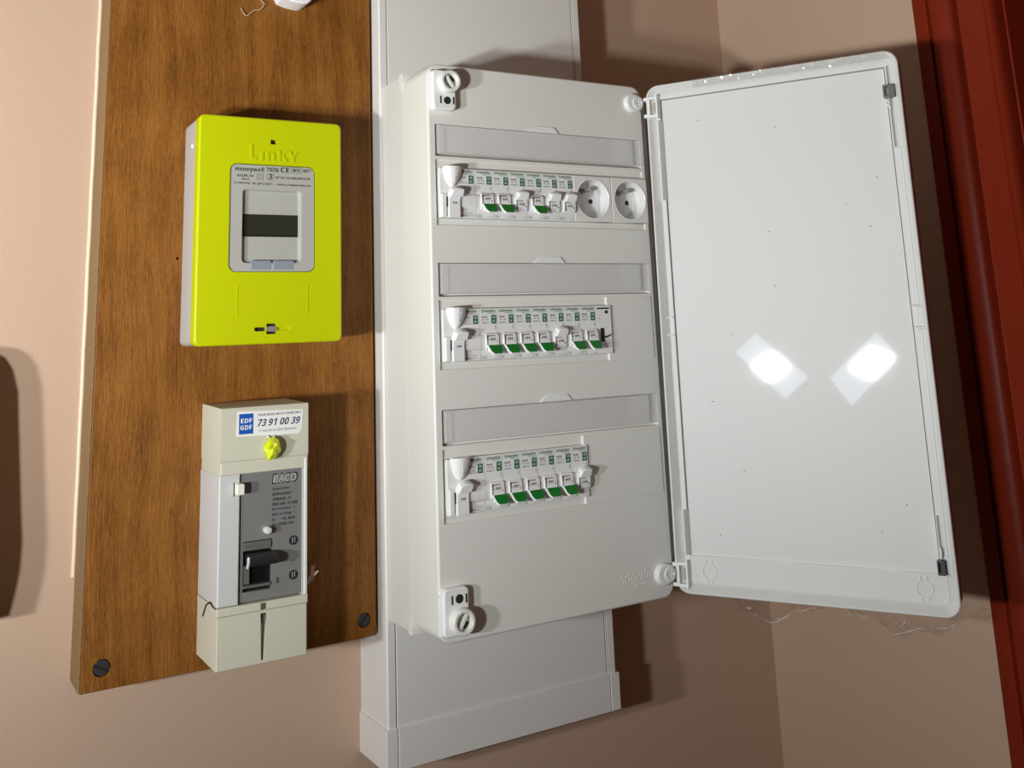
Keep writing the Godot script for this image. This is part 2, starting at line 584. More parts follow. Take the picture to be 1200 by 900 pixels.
func enclosure() -> void:
	white_plastic = relief(mat(231, 229, 222, 0.42), 0.09, 0.5, 0.03, 4)
	bright_plastic = mat(240, 240, 238, 0.32)
	glossy_plastic = mat(224, 224, 221, 0.5)
	glossy_plastic.clearcoat_enabled = true
	glossy_plastic.clearcoat = 1.0
	glossy_plastic.clearcoat_roughness = 0.03
	clear_plastic = mat(255, 255, 255, 0.08)
	clear_plastic.transparency = BaseMaterial3D.TRANSPARENCY_ALPHA
	clear_plastic.albedo_color.a = 0.16
	dark_hole = mat(38, 36, 34, 0.7)
	grey_metal = mat(176, 172, 164, 0.3)
	grey_metal.metallic = 0.45
	var o := Vector3(114, -394, -103)
	var t := thing("distribution_box", "white plastic distribution box with three rows of breakers and its door swung open", "distribution box", o)
	# rear box
	var s := Shape.new(o)
	s.slab(Shape.rrect(-9.1, -394.8, 237.1, 97.8, 2, 2), -102.4, -57.0, 0.2, 1)
	for y in [[85.0, 99.2], [-396.4, -382.0]]:
		s.box(-9.6, y[0], -62, 20, y[1], -54.5, 0.4)
	put("base_box", s, white_plastic, t)
	# front cover with its recesses
	var holes: Array = []
	for r in 3:
		holes.append(Shape.rrect(-2.2, -113.0 - 125 * r + 125 + -1.2, 231.4, -83.4 - 125 * r + 125 - 1.2, 0))
		holes.append(Shape.rrect(-2.4, -176.4 - 125 * r + 125, [231.6, 177.2, 141.4][r], -117.0 - 125 * r + 125, 0))
	s = Shape.new(o)
	var outline := Shape.rrect(-9, -394, 237, 97, 12, 8)
	s.slab(outline, -57, -3, 2.2, 4, holes, -4.6)
	for r in 3:
		# floor of the label recess, with the finger scoop above it
		var y: float = -125.0 * r
		s.cap(Shape.rrect(-2.2, y + 10.8, 231.4, y + 40.4), -9.0, Vector3(0, 0, 1))
		s.well(Shape.rrect(-2.2, y + 10.8, 231.4, y + 40.4), -4.6, -9.0)
		# floor round the module opening
		var right: float = [231.6, 177.2, 141.4][r]
		var mods: float = [234.0, 180.0, 144.0][r]
		s.cap(Shape.rrect(-2.4, y - 51.4, right, y - 45.3), -4.6, Vector3(0, 0, 1))
		s.cap(Shape.rrect(-2.4, y + 0.3, right, y + 8.0), -4.6, Vector3(0, 0, 1))
		if right > mods: s.cap(Shape.rrect(mods, y - 45.3, right, y + 0.3), -4.6, Vector3(0, 0, 1))
		s.well(Shape.rrect(-2.4, y - 45.3, minf(mods + 0.4, right), y + 0.3), -4.6, -30.0)
		# faint outline of the blank cover strip
	s.cap(outline, -57, Vector3(0, 0, 1))
	put("front_cover", s, white_plastic, t)
	for r in 3:
		var y: float = -125.0 * r
		if r > 0:
			var x0: float = [0, 177.2, 141.4][r]
			s = Shape.new(o)
			s.box(x0 + 0.05, y - 51.4, -4.55, 231.6, y + 8.0, -2.3, 0.4, 0.0)
			put("blanking_plate", s, white_plastic, t)
		s = Shape.new(o)
		s.slab(PackedVector2Array([Vector2(96, y + 40.2), Vector2(132, y + 40.2), Vector2(126.5, y + 46.2), Vector2(103.5, y + 46.2)]), -3.1, -1.6, 0.8, 2)
		put("label_tab", s, bright_plastic, t)
		s = Shape.new(o)
		s.box(1.0, y + 13.4, -9.0, 222, y + 39.6, -4.2)
		put("paper_label", s, mat(226, 223, 217, 0.7), t)
		s = Shape.new(o)
		s.box(-0.4, y + 13.0, -4.1, 230.4, y + 40.0, -2.6, 0.4)
		var lc := put("label_cover", s, clear_plastic, t)
		s = Shape.new(o)
		for x in [1.4, 4.2, 6.2, 224.5]:
			s.box(x, y + 13.8, -2.6, x + 0.7, y + 38.6, -2.2, 0.15)
		s.box(-0.4, y + 13.0, -2.6, 230.4, y + 13.8, -2.2, 0.2)
		s.box(-0.4, y + 38.9, -2.6, 230.4, y + 39.7, -2.2, 0.2)
		put("cover_rib", s, clear_plastic, lc)
	# left fastenings
	lock(t, o, 1.0, Vector3(0, 0, 0))
	lock(t, o, -1.0, Vector3(-1.5, -297.0, 0))
	# hinge knuckles with their screws
	for y in [78.5, -372.5]:
		s = Shape.new(o)
		var both := Shape.disc(227.8, y, 8.6, 32)
		both.append_array(Shape.disc(223.6, y, 9.6, 32))
		var drop := Geometry2D.convex_hull(both)
		drop.remove_at(drop.size() - 1)
		s.slab(drop, -4, 2.6, 2.2, 4, [], 0.0, false)
		var kn := put("hinge_knuckle", s, bright_plastic, t)
		s = Shape.new(o)
		s.slab(Shape.disc(228, y, 6.6, 20), 2.4, 3.6, 0.7, 2, [Shape.rrect(223.6, y - 0.9, 232.4, y + 0.9), Shape.rrect(227.1, y + 1.0, 228.9, y + 4.4), Shape.rrect(227.1, y - 4.4, 228.9, y - 1.0)], 2.2)
		s.cap(Shape.disc(228, y, 6, 16), 2.3, Vector3(0, 0, 1))
		var sc := put("hinge_screw", s, bright_plastic, kn)
		sc.rotate_object_local(Vector3(0, 0, 1), 0.0)
	# embossed wordmark
	s = Shape.new(o)
	s.text("Schneider", 176.5, -374.2, 36, 8.5, -3.2, false, 0.0, 0.6)
	s.text("Electric", 191, -379.6, 15, 4.2, -3.2, false, 0.0, 0.6)
	put("embossed_lettering", s, white_plastic, t)
	door(t, o)

func lock(t: Node3D, o: Vector3, up: float, at: Vector3) -> void:
	var s := Shape.new(o)
	s.xf = Transform3D(Basis(Vector3(1, 0, 0), Vector3(0, up, 0), Vector3(0, 0, 1)), Vector3(at.x, 0 if up > 0 else -297.5, 0))
	# plate
	s.slab(Shape.rrect(-6.5, 52.5, 16.5, 89.5, 4), -4, 4.5, 1.5, 3)
	s.slab(Shape.rrect(-8.6, 58, -2, 89.5, 1.5), -4, 1.0, 1.0, 2)
	var pl := put("lock_plate", s, bright_plastic, t)
	var d := Shape.new(o)
	d.xf = s.xf
	d.slab(Shape.rrect(0.2, 58, 1.8, 65, 0.4), 4.5, 4.62)
	d.slab(Shape.rrect(13.2, 58, 14.8, 65, 0.4), 4.5, 4.62)
	d.slab(Shape.disc(7.6, 61.2, 3.6, 18), 4.5, 4.62)
	d.slab(PackedVector2Array([Vector2(-1.6, 78.5), Vector2(1.4, 80.5), Vector2(1.2, 82), Vector2(-1.8, 80)]), 4.5, 4.62)
	put("lock_slot", d, dark_hole, pl)
	d = Shape.new(o)
	d.xf = s.xf
	d.lathe(8.4, 78.2, [Vector2(10.6, 3), Vector2(10.2, 10.5), Vector2(9.4, 11.5), Vector2(7.6, 11.5), Vector2(7.0, 11.0), Vector2(6.7, 5.5), Vector2(0, 5.5)], 28)
	d.xf = d.xf * Transform3D(Basis(Vector3(0, 0, 1), 0.55), Vector3(8.4, 78.2, 0))
	d.slab(Shape.rrect(-1.4, -6.6, 1.4, 6.6, 0.6), 5.5, 9.6, 0.5)
	var dial := put("lock_dial", d, mat(236, 235, 228, 0.3), pl)
	d = Shape.new(o)
	d.xf = s.xf
	var arc := PackedVector2Array()
	for k in 8:
		var a := lerpf(0.15, 1.25, k / 7.0)
		arc.append(Vector2(8.4 + 6.2 * cos(a), 78.2 + 6.2 * sin(a)))
	for k in 8:
		var a := lerpf(1.25, 0.15, k / 7.0)
		arc.append(Vector2(8.4 + 4.3 * cos(a), 78.2 + 4.3 * sin(a)))
	d.slab(arc, 5.5, 6.6)
	put("lock_mark", d, dark_hole, pl)

const DOOR_X := Vector3(0.50831, -0.00816, 0.86113)
const DOOR_Y := Vector3(0.00259, 0.99997, 0.00794)
const DOOR_Z := Vector3(-0.86117, -0.00181, 0.50832)
const DOOR_AT := Vector3(236.9, 95.31, 4.85)

func door(t: Node3D, o: Vector3) -> void:
	var W := 245.4
	var H := 485.5
	var place := Transform3D(Basis(DOOR_X, DOOR_Y, DOOR_Z).orthonormalized(), DOOR_AT)
	var s := Shape.new(o)
	s.xf = place
	var ring := func(i: float, z: float, r := -1.0) -> Array:
		return [Shape.rrect(i, -H + i, W - i, -i - (1.0 if i > 5.0 else 0.0), maxf(13.0 - i, 1.0) if r < 0 else r, 6), z]
	s.loft([ring.call(2.0, -21.0), ring.call(0.0, -19.0), ring.call(0.0, -0.8), ring.call(0.8, 0.0), ring.call(1.9, 0.0), ring.call(2.4, -0.7), ring.call(8.0, -7.6), ring.call(8.5, -6.9), ring.call(9.4, -6.6), ring.call(12.6, -6.6), ring.call(12.9, -7.0), ring.call(13.0, -12.5), ring.call(13.8, -12.5), ring.call(13.9, -8.6)], true)
	s.cap(ring.call(2.0, 0)[0], -21.0, Vector3(0, 0, -1))
	var d := put("door", s, glossy_plastic, t)
	var make := func() -> Shape:
		var b := Shape.new(o)
		b.xf = place
		return b
	# the deeper shelf along the bottom with its two knock-outs
	s = make.call()
	s.slab(Shape.rrect(12.8, -475.0, 233.0, -452.5, 0), -8.6, -6.55, 0.5, 2, [], 0, false)
	put("bottom_ledge", s, glossy_plastic, d)
	for c in [[31.5, -466.0], [218.0, -465.2]]:
		s = make.call()
		s.lathe(c[0], c[1], [Vector2(7.0, -6.6), Vector2(6.85, -5.7), Vector2(6.3, -5.7), Vector2(6.1, -6.6)], 28)
		for dx in [-2.6, 2.6]:
			s.box(c[0] + dx - 0.3, c[1] + 6.2, -6.6, c[0] + dx + 0.3, c[1] + 10, -5.7, 0.15)
			s.box(c[0] + dx - 0.3, c[1] - 10, -6.6, c[0] + dx + 0.3, c[1] - 6.2, -5.7, 0.15)
		put("knockout_ring", s, glossy_plastic, d)
	# ribs, catches and rods round the rim
	for b in [[233.4, -232.6, 243.6, -231.2, -1.2], [233.4, -251.2, 243.6, -249.8, -1.2], [5.0, -234.0, 12.2, -232.8, -4.4], [5.0, -251.0, 12.2, -249.8, -4.4], [237.0, -451.8, 239.4, -252.0, -4.4], [239.9, -451.8, 242.2, -252.0, -2.2], [237.0, -231.0, 239.4, -92.0, -4.4], [239.9, -231.0, 242.2, -92.0, -2.2], [238.2, -90.0, 242.4, -14.0, -2.6], [237.0, -249.6, 242.2, -232.8, -3.0]]:
		s = make.call()
		s.box(b[0], b[1], -9.5, b[2], b[3], b[4], 0.2)
		put("rim_rib", s, glossy_plastic, d)
	# sloping slide channels: upright on the hinge side, falling away towards the free edge
	for b in [[233.4, -90.0, -14.0, 3.6], [232.8, -440.0, -406.0, 3.2], [10.2, -118.0, -36.0, 4.4], [10.0, -452.0, -412.0, 4.4]]:
		s = Shape.new(o)
		s.xf = place * Transform3D(Basis(Vector3(1, 0, 0), Vector3(0, 0, 1), Vector3(0, 1, 0)), Vector3.ZERO)
		s.slab(PackedVector2Array([Vector2(b[0], -9.0), Vector2(b[0], -2.8), Vector2(b[0] + 0.5, -2.2), Vector2(b[0] + 1.0, -2.2), Vector2(b[0] + b[3], -8.7), Vector2(b[0] + b[3], -9.0)]), b[1], b[2])
		put("rim_channel", s, glossy_plastic, d)
	s = make.call()
	s.slab(Shape.rrect(229.9, -44.4, 240.2, -32.0, 0.8), -6, 0.6, 0.6, 2, [Shape.rrect(231.4, -42.4, 234.6, -34.2, 0)], -3.0)
	s.box(231.4, -42.4, -4, 234.6, -34.2, -2.6)
	for k in 3:
		s.box(231.4, -41.6 + k * 2.8, -4, 234.6, -40.4 + k * 2.8, -0.6)
	var clip := put("metal_catch", s, mat(112, 108, 102, 0.35), d)
	clip.set_meta("label", "grey catch on the door rim")
	s = make.call()
	s.slab(Shape.rrect(230.4, -452.6, 236.8, -440.8, 0.5), -6, 0.8, 0.5, 2, [Shape.rrect(231.6, -450.4, 234.2, -442.6, 0)], -3.0)
	s.box(231.6, -450.4, -4, 234.2, -442.6, -2.8)
	var clip2 := put("metal_catch", s, mat(70, 70, 72, 0.25), d)
	s = make.call()
	s.tube([Vector3(233, -46, -3), Vector3(234.2, -49, -2), Vector3(233.2, -51, -2), Vector3(234.6, -54, -2.6)], 1.1, 6)
	put("catch_spring", s, bright_plastic, d)
	s = make.call()
	s.tube([Vector3(233.6, -440, -3), Vector3(234.4, -436, -2), Vector3(234.0, -431, -2.6)], 1.0, 6)
	put("catch_spring", s, bright_plastic, d)
	# hinge arms
	for y in [-22.0, -469.0]:
		s = make.call()
		s.box(-2.4, y + 7.0, -6, 3.0, y + 10.5, 1.4, 0.6)
		s.box(-2.4, y - 10.5, -6, 3.0, y - 7.0, 1.4, 0.6)
		s.box(2.0, y - 8.5, -8, 4.4, y + 8.5, 1.2, 0.6)
		s.box(2.0, y + 8.0, -8, 10.5, y + 10.8, 0.8, 0.6)
		s.box(2.0, y - 10.8, -8, 10.5, y - 8.0, 0.8, 0.6)
		s.box(10.2, y - 12.0, -8, 12.4, y + 12.5, 1.0, 0.5)
		var hg := put("hinge_arm", s, bright_plastic, d)
		s = make.call()
		s.box(4.2, y - 8.2, -8.4, 10.4, y + 8.2, -5.0)
		s.slab(Shape.rrect(7.0, y - 5.0, 8.2, y + 5.0, 0.4), -5, -2.6, 0.4)
		s.lathe(5.6, y, [Vector2(1.0, -5), Vector2(0.9, -3.4), Vector2(0, -3.2)], 10)
		put("hinge_pocket", s, mat(196, 190, 176, 0.4), hg)
	# narrow flange of the box behind the hinge side of the door
	s = Shape.new(o)
	s.box(237.2, -380, -24, 245.5, 84, -9, 0.5)
	put("hinge_flange", s, white_plastic, t)
	# specks of dust stuck to the panel
	s = make.call()
	var rng := RandomNumberGenerator.new()
	rng.seed = 7
	for k in 16:
		var x := rng.randf_range(26, 226)
		var y := rng.randf_range(-440, -40)
		var a := rng.randf_range(0, PI)
		var l := rng.randf_range(0.5, 1.9)
		s.xf = place * Transform3D(Basis(Vector3(0, 0, 1), a), Vector3(x, y, -8.6))
		s.slab(Shape.disc(0, 0, l, 8, 0.35), 0, 0.16)
	var dust := put("dust_specks", s, mat(120, 116, 108, 0.8), d)
	dust.set_meta("kind", "stuff")

# ---------------------------------------------------------------- row devices
var ink_green: StandardMaterial3D
var ink_dark: StandardMaterial3D
var flag_green: StandardMaterial3D
var device_white: StandardMaterial3D

func side_profile() -> PackedVector2Array:               # (z, y) of a row device seen from the side
	return PackedVector2Array([Vector2(-22, 0), Vector2(-0.6, 0), Vector2(0, -0.6), Vector2(0, -22.8), Vector2(1.9, -24.4), Vector2(2.4, -25.4), Vector2(2.4, -33.8), Vector2(1.9, -35.0), Vector2(0.0, -36.6), Vector2(0, -44.4), Vector2(-0.6, -45), Vector2(-22, -45)])

func device_body(s: Shape, w: float) -> void:
	s.xf = Transform3D(Basis(Vector3(0, 0, 1), Vector3(0, 1, 0), Vector3(1, 0, 0)), Vector3.ZERO)
	s.slab(side_profile(), 0.3, w - 0.35)
	s.xf = Transform3D.IDENTITY

func print_marks(n: Node3D, x: float, w: float) -> void:  # the maker's print in the upper half of a device
	var g := Shape.new()
	g.text("Schneider", x + 1.8, -3.6, minf(w - 3.4, 14.6), 2.7, 0.12, true)
	g.text("Electric", x + 8.2, -5.0, 8.0, 1.2, 0.12)
	g.slab(Shape.rrect(x + 11.9, -13.6, x + 16.9, -5.9, 0.5, 2), 0, 0.14)
	put("green_print", g, ink_green, n)
	g = Shape.new()
	for k in 2:
		g.text(["CE", "AC"][k], x + 13.0, -9.0 - 3.4 * k, 2.8, 2.0, 0.2, true)
	put("white_print", g, device_white, n)

func breaker_proto(up: bool) -> Node3D:
	var n := Node3D.new()
	var s := Shape.new()
	device_body(s, 18)
	# round barrel that carries the toggle
	s.xf = Transform3D(Basis(Vector3(0, 0, 1), Vector3(0, 1, 0), Vector3(1, 0, 0)), Vector3.ZERO)
	var barrel := PackedVector2Array()
	for k in 13:
		var a := -PI / 2 + PI * k / 12
		barrel.append(Vector2(1.4 + 2.6 * cos(a), -29.6 + 7.8 * sin(a)))
	s.slab(barrel, 4.2, 16.9)
	put("breaker_body", s, device_white, n)
	print_marks(n, 0, 18)
	var d := Shape.new()
	d.text("Resi9", 2.2, -8.4, 5.4, 1.7, 0.12, true)
	d.text("XE  6k", 2.2, -10.6, 6.6, 1.3, 0.12)
	d.text("R9PFC", 2.2, -13.4, 7.4, 1.3, 0.12)
	d.slab(Shape.rrect(15.7, -18.6, 16.1, -15.2), 0, 0.12)
	# window marks on the barrel
	var yy := -27.2 if not up else -31.0
	d.text("OFF" if not up else "ON", 8.0, yy - 1.1, 5.4, 2.0, 4.1, true)
	d.slab(Shape.rrect(5.0, yy - 4.6, 5.8, yy + 3.4), 2.0, 4.0)
	d.slab(Shape.rrect(5.0, yy + 2.8, 12.4, yy + 3.3), 2.0, 4.0)
	d.slab(Shape.rrect(5.0, yy - 0.8, 6.6, yy - 0.2), 2.0, 4.05)
	d.slab(Shape.rrect(14.6, yy - 2.6, 15.2, yy - 1.2), 2.0, 4.08)
	d.text("1 2", 13.2, -43.9, 3.4, 1.2, 0.12)
	put("dark_print", d, ink_dark, n)
	# toggle
	var h := Shape.new()
	if up:
		h.xf = Transform3D(Basis(Vector3(1, 0, 0), 0.42), Vector3(11.2, -22.6, 4.6))
		h.slab(PackedVector2Array([Vector2(-6.4, -3.8), Vector2(6.2, -3.6), Vector2(6.2, 2.4), Vector2(4.8, 3.6), Vector2(-1.6, 3.6), Vector2(-4.4, 2.2)]), -3.4, 2.6, 0.9, 3)
		put("toggle", h, bright_plastic, n)
	else:
		h.xf = Transform3D(Basis(Vector3(1, 0, 0), -0.5), Vector3(11.5, -37.2, 5.6))
		var rim := PackedVector2Array([Vector2(-6.6, 4.4), Vector2(6.4, 4.4), Vector2(6.4, -1.2), Vector2(4.6, -3.9), Vector2(-2.6, -4.0), Vector2(-4.9, -1.6)])
		for k in rim.size():
			rim[k] *= 1.08
		h.slab(rim, 0.2, 2.0, 0.3, 2)
		h.slab(Shape.rrect(-4.5, 0.5, 5.5, 4.4), -4.0, 0.4)
		var tg := put("toggle", h, bright_plastic, n)
		var g := Shape.new()
		g.xf = h.xf
		g.slab(PackedVector2Array([Vector2(-6.4, 4.5), Vector2(6.7, 4.5), Vector2(6.7, -1.2), Vector2(5.0, -3.8), Vector2(-2.3, -3.8), Vector2(-4.6, -1.7)]), 1.9, 2.3, 0.2)
		put("green_flag", g, flag_green, tg)
	return n

func rcd_proto() -> Node3D:
	var n := Node3D.new()
	var s := Shape.new()
	device_body(s, 36)
	put("switch_body", s, device_white, n)
	print_marks(n, 17.4, 18)
	# test button, a tapering shield with ribs
	s = Shape.new()
	var shield: Array = []
	for a in 15:
		var u := a / 14.0
		var hw := 8.9 * sqrt(maxf(1.0 - pow(u, 1.9), 0.0)) * (1.0 - 0.12 * u)
		var hh := 7.6 * (1.0 - 0.75 * u * u)
		var row: Array = []
		for b in 13:
			var ph := PI * b / 12
			row.append(Vector3(12.0 - hw * cos(ph), 0.9 - 18.2 * u, -0.2 + hh * pow(sin(ph), 0.55)))
		shield.append(row)
	for a in 14:
		for b in 12:
			var p0: Vector3 = shield[a][b]; var p1: Vector3 = shield[a][b + 1]; var p2: Vector3 = shield[a + 1][b + 1]; var p3: Vector3 = shield[a + 1][b]
			var c0 := Vector3(12, p0.y + 1.0, -4)
			var ns: Array = []
			for p in [p0, p1, p2, p3]:
				ns.append(Vector3((p.x - 12.0) * 0.9, -1.2, maxf(p.z, 0.0) * 1.1 + 0.2).normalized())
			s.quad(p0, p1, p2, p3, ns[0], ns[1], ns[2], ns[3])
	for b in 12:
		var p0: Vector3 = shield[0][b]; var p1: Vector3 = shield[0][b + 1]
		s.tri(p0, p1, Vector3(12, 0.9, -0.2), Vector3(0, 1, 0), Vector3(0, 1, 0), Vector3(0, 1, 0))
	for k in 5:
		s.tube([Vector3(11.4, -2.0 - 2.2 * k, 7.35 - 0.32 * k), Vector3(13.6, -3.0 - 2.2 * k, 7.2 - 0.34 * k), Vector3(16.2 - 0.4 * k, -2.7 - 2.2 * k, 6.5 - 0.4 * k)], 0.45, 6)
	put("test_button", s, bright_plastic, n)
	s = Shape.new()
	s.xf = Transform3D(Basis(Vector3(1, 0, 0), 0.42), Vector3(13.2, -22.6, 6.4))
	s.slab(PackedVector2Array([Vector2(-6.8, -4.4), Vector2(6.4, -4.0), Vector2(6.8, 2.6), Vector2(5.0, 4.0), Vector2(-1.6, 4.0), Vector2(-4.8, 2.2)]), -4.2, 2.8, 1.1, 3)
	s.xf = Transform3D.IDENTITY
	s.slab(PackedVector2Array([Vector2(6.4, -45), Vector2(18.2, -45), Vector2(18.2, -30), Vector2(19.2, -26), Vector2(6.4, -26)]), 0, 4.4, 0.9, 3)
	s.slab(PackedVector2Array([Vector2(0.4, -44.6), Vector2(5.2, -44.6), Vector2(5.2, -24), Vector2(0.4, -24)]), 0, 3.0, 0.8, 2)
	put("toggle", s, bright_plastic, n)
	s = Shape.new()
	s.text("ON", 10.0, -33.0, 4.6, 1.9, 4.55, true)
	s.slab(Shape.rrect(5.3, -35.5, 6.3, -26.5), 2.4, 3.0)
	s.text("63A", 20.0, -43.6, 5.2, 2.0, 0.12)
	s.text("type AC", 25.8, -43.4, 8.4, 1.1, 0.12)
	s.text("30 mA", 27.4, -41.0, 5.0, 1.0, 0.12)
	s.text("Resi9", 21.4, -8.6, 4.6, 1.5, 0.12)
	s.text("R9PRC263", 20.2, -13.6, 8.4, 1.2, 0.12)
	s.slab(Shape.rrect(20.6, -11.2, 27.6, -11.0), 0, 0.12)
	put("dark_print", s, ink_dark, n)
	return n

func socket_proto() -> Node3D:
	var n := Node3D.new()
	var s := Shape.new()
	var cx := 22.5
	var cy := -22.5
	s.slab(Shape.rrect(0.3, -44.8, 44.7, -0.2, 1.0, 2), -22, 0.4, 0.7, 2, [Shape.disc(cx, cy, 19.6, 40)], -1.0)
	put("socket_plate", s, white_plastic, n)
	s = Shape.new()
	s.lathe(cx, cy, [Vector2(20.2, 0.7), Vector2(19.4, 0.9), Vector2(18.8, 0.2), Vector2(18.0, -15.5), Vector2(16.8, -17.4), Vector2(0, -17.4)], 40)
	var cup := put("socket_cup", s, bright_plastic, n)
	s = Shape.new()
	for sx in [-9.5, 9.5]:
		s.slab(Shape.disc(cx + sx, cy, 2.5, 16), -17.4, -17.25)
	put("contact_hole", s, dark_hole, cup)
	s = Shape.new()
	s.lathe(cx, cy + 10, [Vector2(3.2, -17.4), Vector2(3.2, -16.6), Vector2(2.3, -16.4), Vector2(2.3, -3.4), Vector2(1.5, -1.6), Vector2(0, -1.2)], 16)
	put("earth_pin", s, grey_metal, n)
	return n

func changeover_proto() -> Node3D:
	var n := Node3D.new()
	var s := Shape.new()
	s.xf = Transform3D(Basis(Vector3(0, 0, 1), Vector3(0, 1, 0), Vector3(1, 0, 0)), Vector3.ZERO)
	s.slab(PackedVector2Array([Vector2(-22, 0), Vector2(-0.6, 0), Vector2(0, -0.6), Vector2(0, -44.4), Vector2(-0.6, -45), Vector2(-22, -45)]), 0.25, 17.6)
	put("switch_body", s, device_white, n)
	s = Shape.new()
	s.slab(Shape.rrect(1.6, -3.4, 16.0, -1.9), 0, 0.14)
	s.slab(Shape.rrect(10.6, -7.6, 14.4, -4.6, 0.8, 2), 0, 0.14)
	s.text("A9", 3.0, -13.0, 1.8, 1.4, 0.14)
	s.text("1", 13.0, -36.0, 1.0, 1.6, 0.14)
	put("dark_print", s, ink_dark, n)
	s = Shape.new()
	s.slab(Shape.rrect(4.6, -33.6, 9.0, -21.0, 0.4, 2), -0.4, 0.3, 0.2)
	s.slab(PackedVector2Array([Vector2(8.6, -28.6), Vector2(13.2, -28.0), Vector2(15.0, -27.0), Vector2(12.0, -29.2), Vector2(8.8, -30.4)]), 0, 2.4, 0.6)
	put("selector_slot", s, mat(24, 24, 24, 0.5), n)
	return n

func stamp(proto: Node3D, called: String, label: String, category: String, group: String, x: float, y: float) -> Node3D:
	var c := proto.duplicate()
	c.name = called
	add_child(c, true)
	c.position = P(x, y, 0)
	tag(c, label, category, group)
	return c

func rows() -> void:
	ink_green = mat(6, 104, 52, 0.6)
	ink_dark = mat(52, 52, 52, 0.6)
	flag_green = mat(0, 118, 34, 0.35)
	device_white = mat(238, 237, 234, 0.36)
	var down := breaker_proto(false)
	var up := breaker_proto(true)
	var rcd := rcd_proto()
	var sock := socket_proto()
	var aux := changeover_proto()
	var row_name := ["top", "middle", "bottom"]
	var ord := ["first", "second", "third", "fourth", "fifth", "sixth", "seventh"]
	var state := ["dduduu", "ddddudd", "dddddu"]
	var rating := [["C32", "C20", "C16", "C16", "C2", "C10"], ["C20", "C20", "C16", "C16", "C16", "C10", "C2"], ["C20", "C20", "C16", "C16", "C16", "C16"]]
	for r in 3:
		var y: float = -125.0 * r
		stamp(rcd, "differential_switch", "wide white two-module differential switch with a test button, left end of the %s row" % row_name[r], "switch", "two-module switches at the left end of each row", 0, y)
		for k in state[r].length():
			var is_up: bool = state[r][k] == "u"
			var b := stamp(up if is_up else down, "circuit_breaker", "%s breaker right of the wide switch in the %s row, %s" % [ord[k], row_name[r], "white toggle up" if is_up else "green flag showing"], "circuit breaker", "narrow circuit breakers in the %s row" % row_name[r], 36 + 18 * k, y)
			var s := Shape.new()
			s.text(rating[r][k], 0.9, -43.7, 4.8, 2.3, 0.12)
			put("rating_print", s, ink_dark, b)
	stamp(sock, "power_socket", "round recessed white socket directly beside the last breaker in the top row", "power socket", "round sockets in the top row", 144, 0)
	stamp(sock, "power_socket", "round recessed white socket at the right end of the top row", "power socket", "round sockets in the top row", 189, 0)
	stamp(aux, "selector_switch", "narrow white module with a small black selector slot, right end of the middle row", "switch", "", 162, -125)
	for n in [down, up, rcd, sock, aux]:
		n.free()

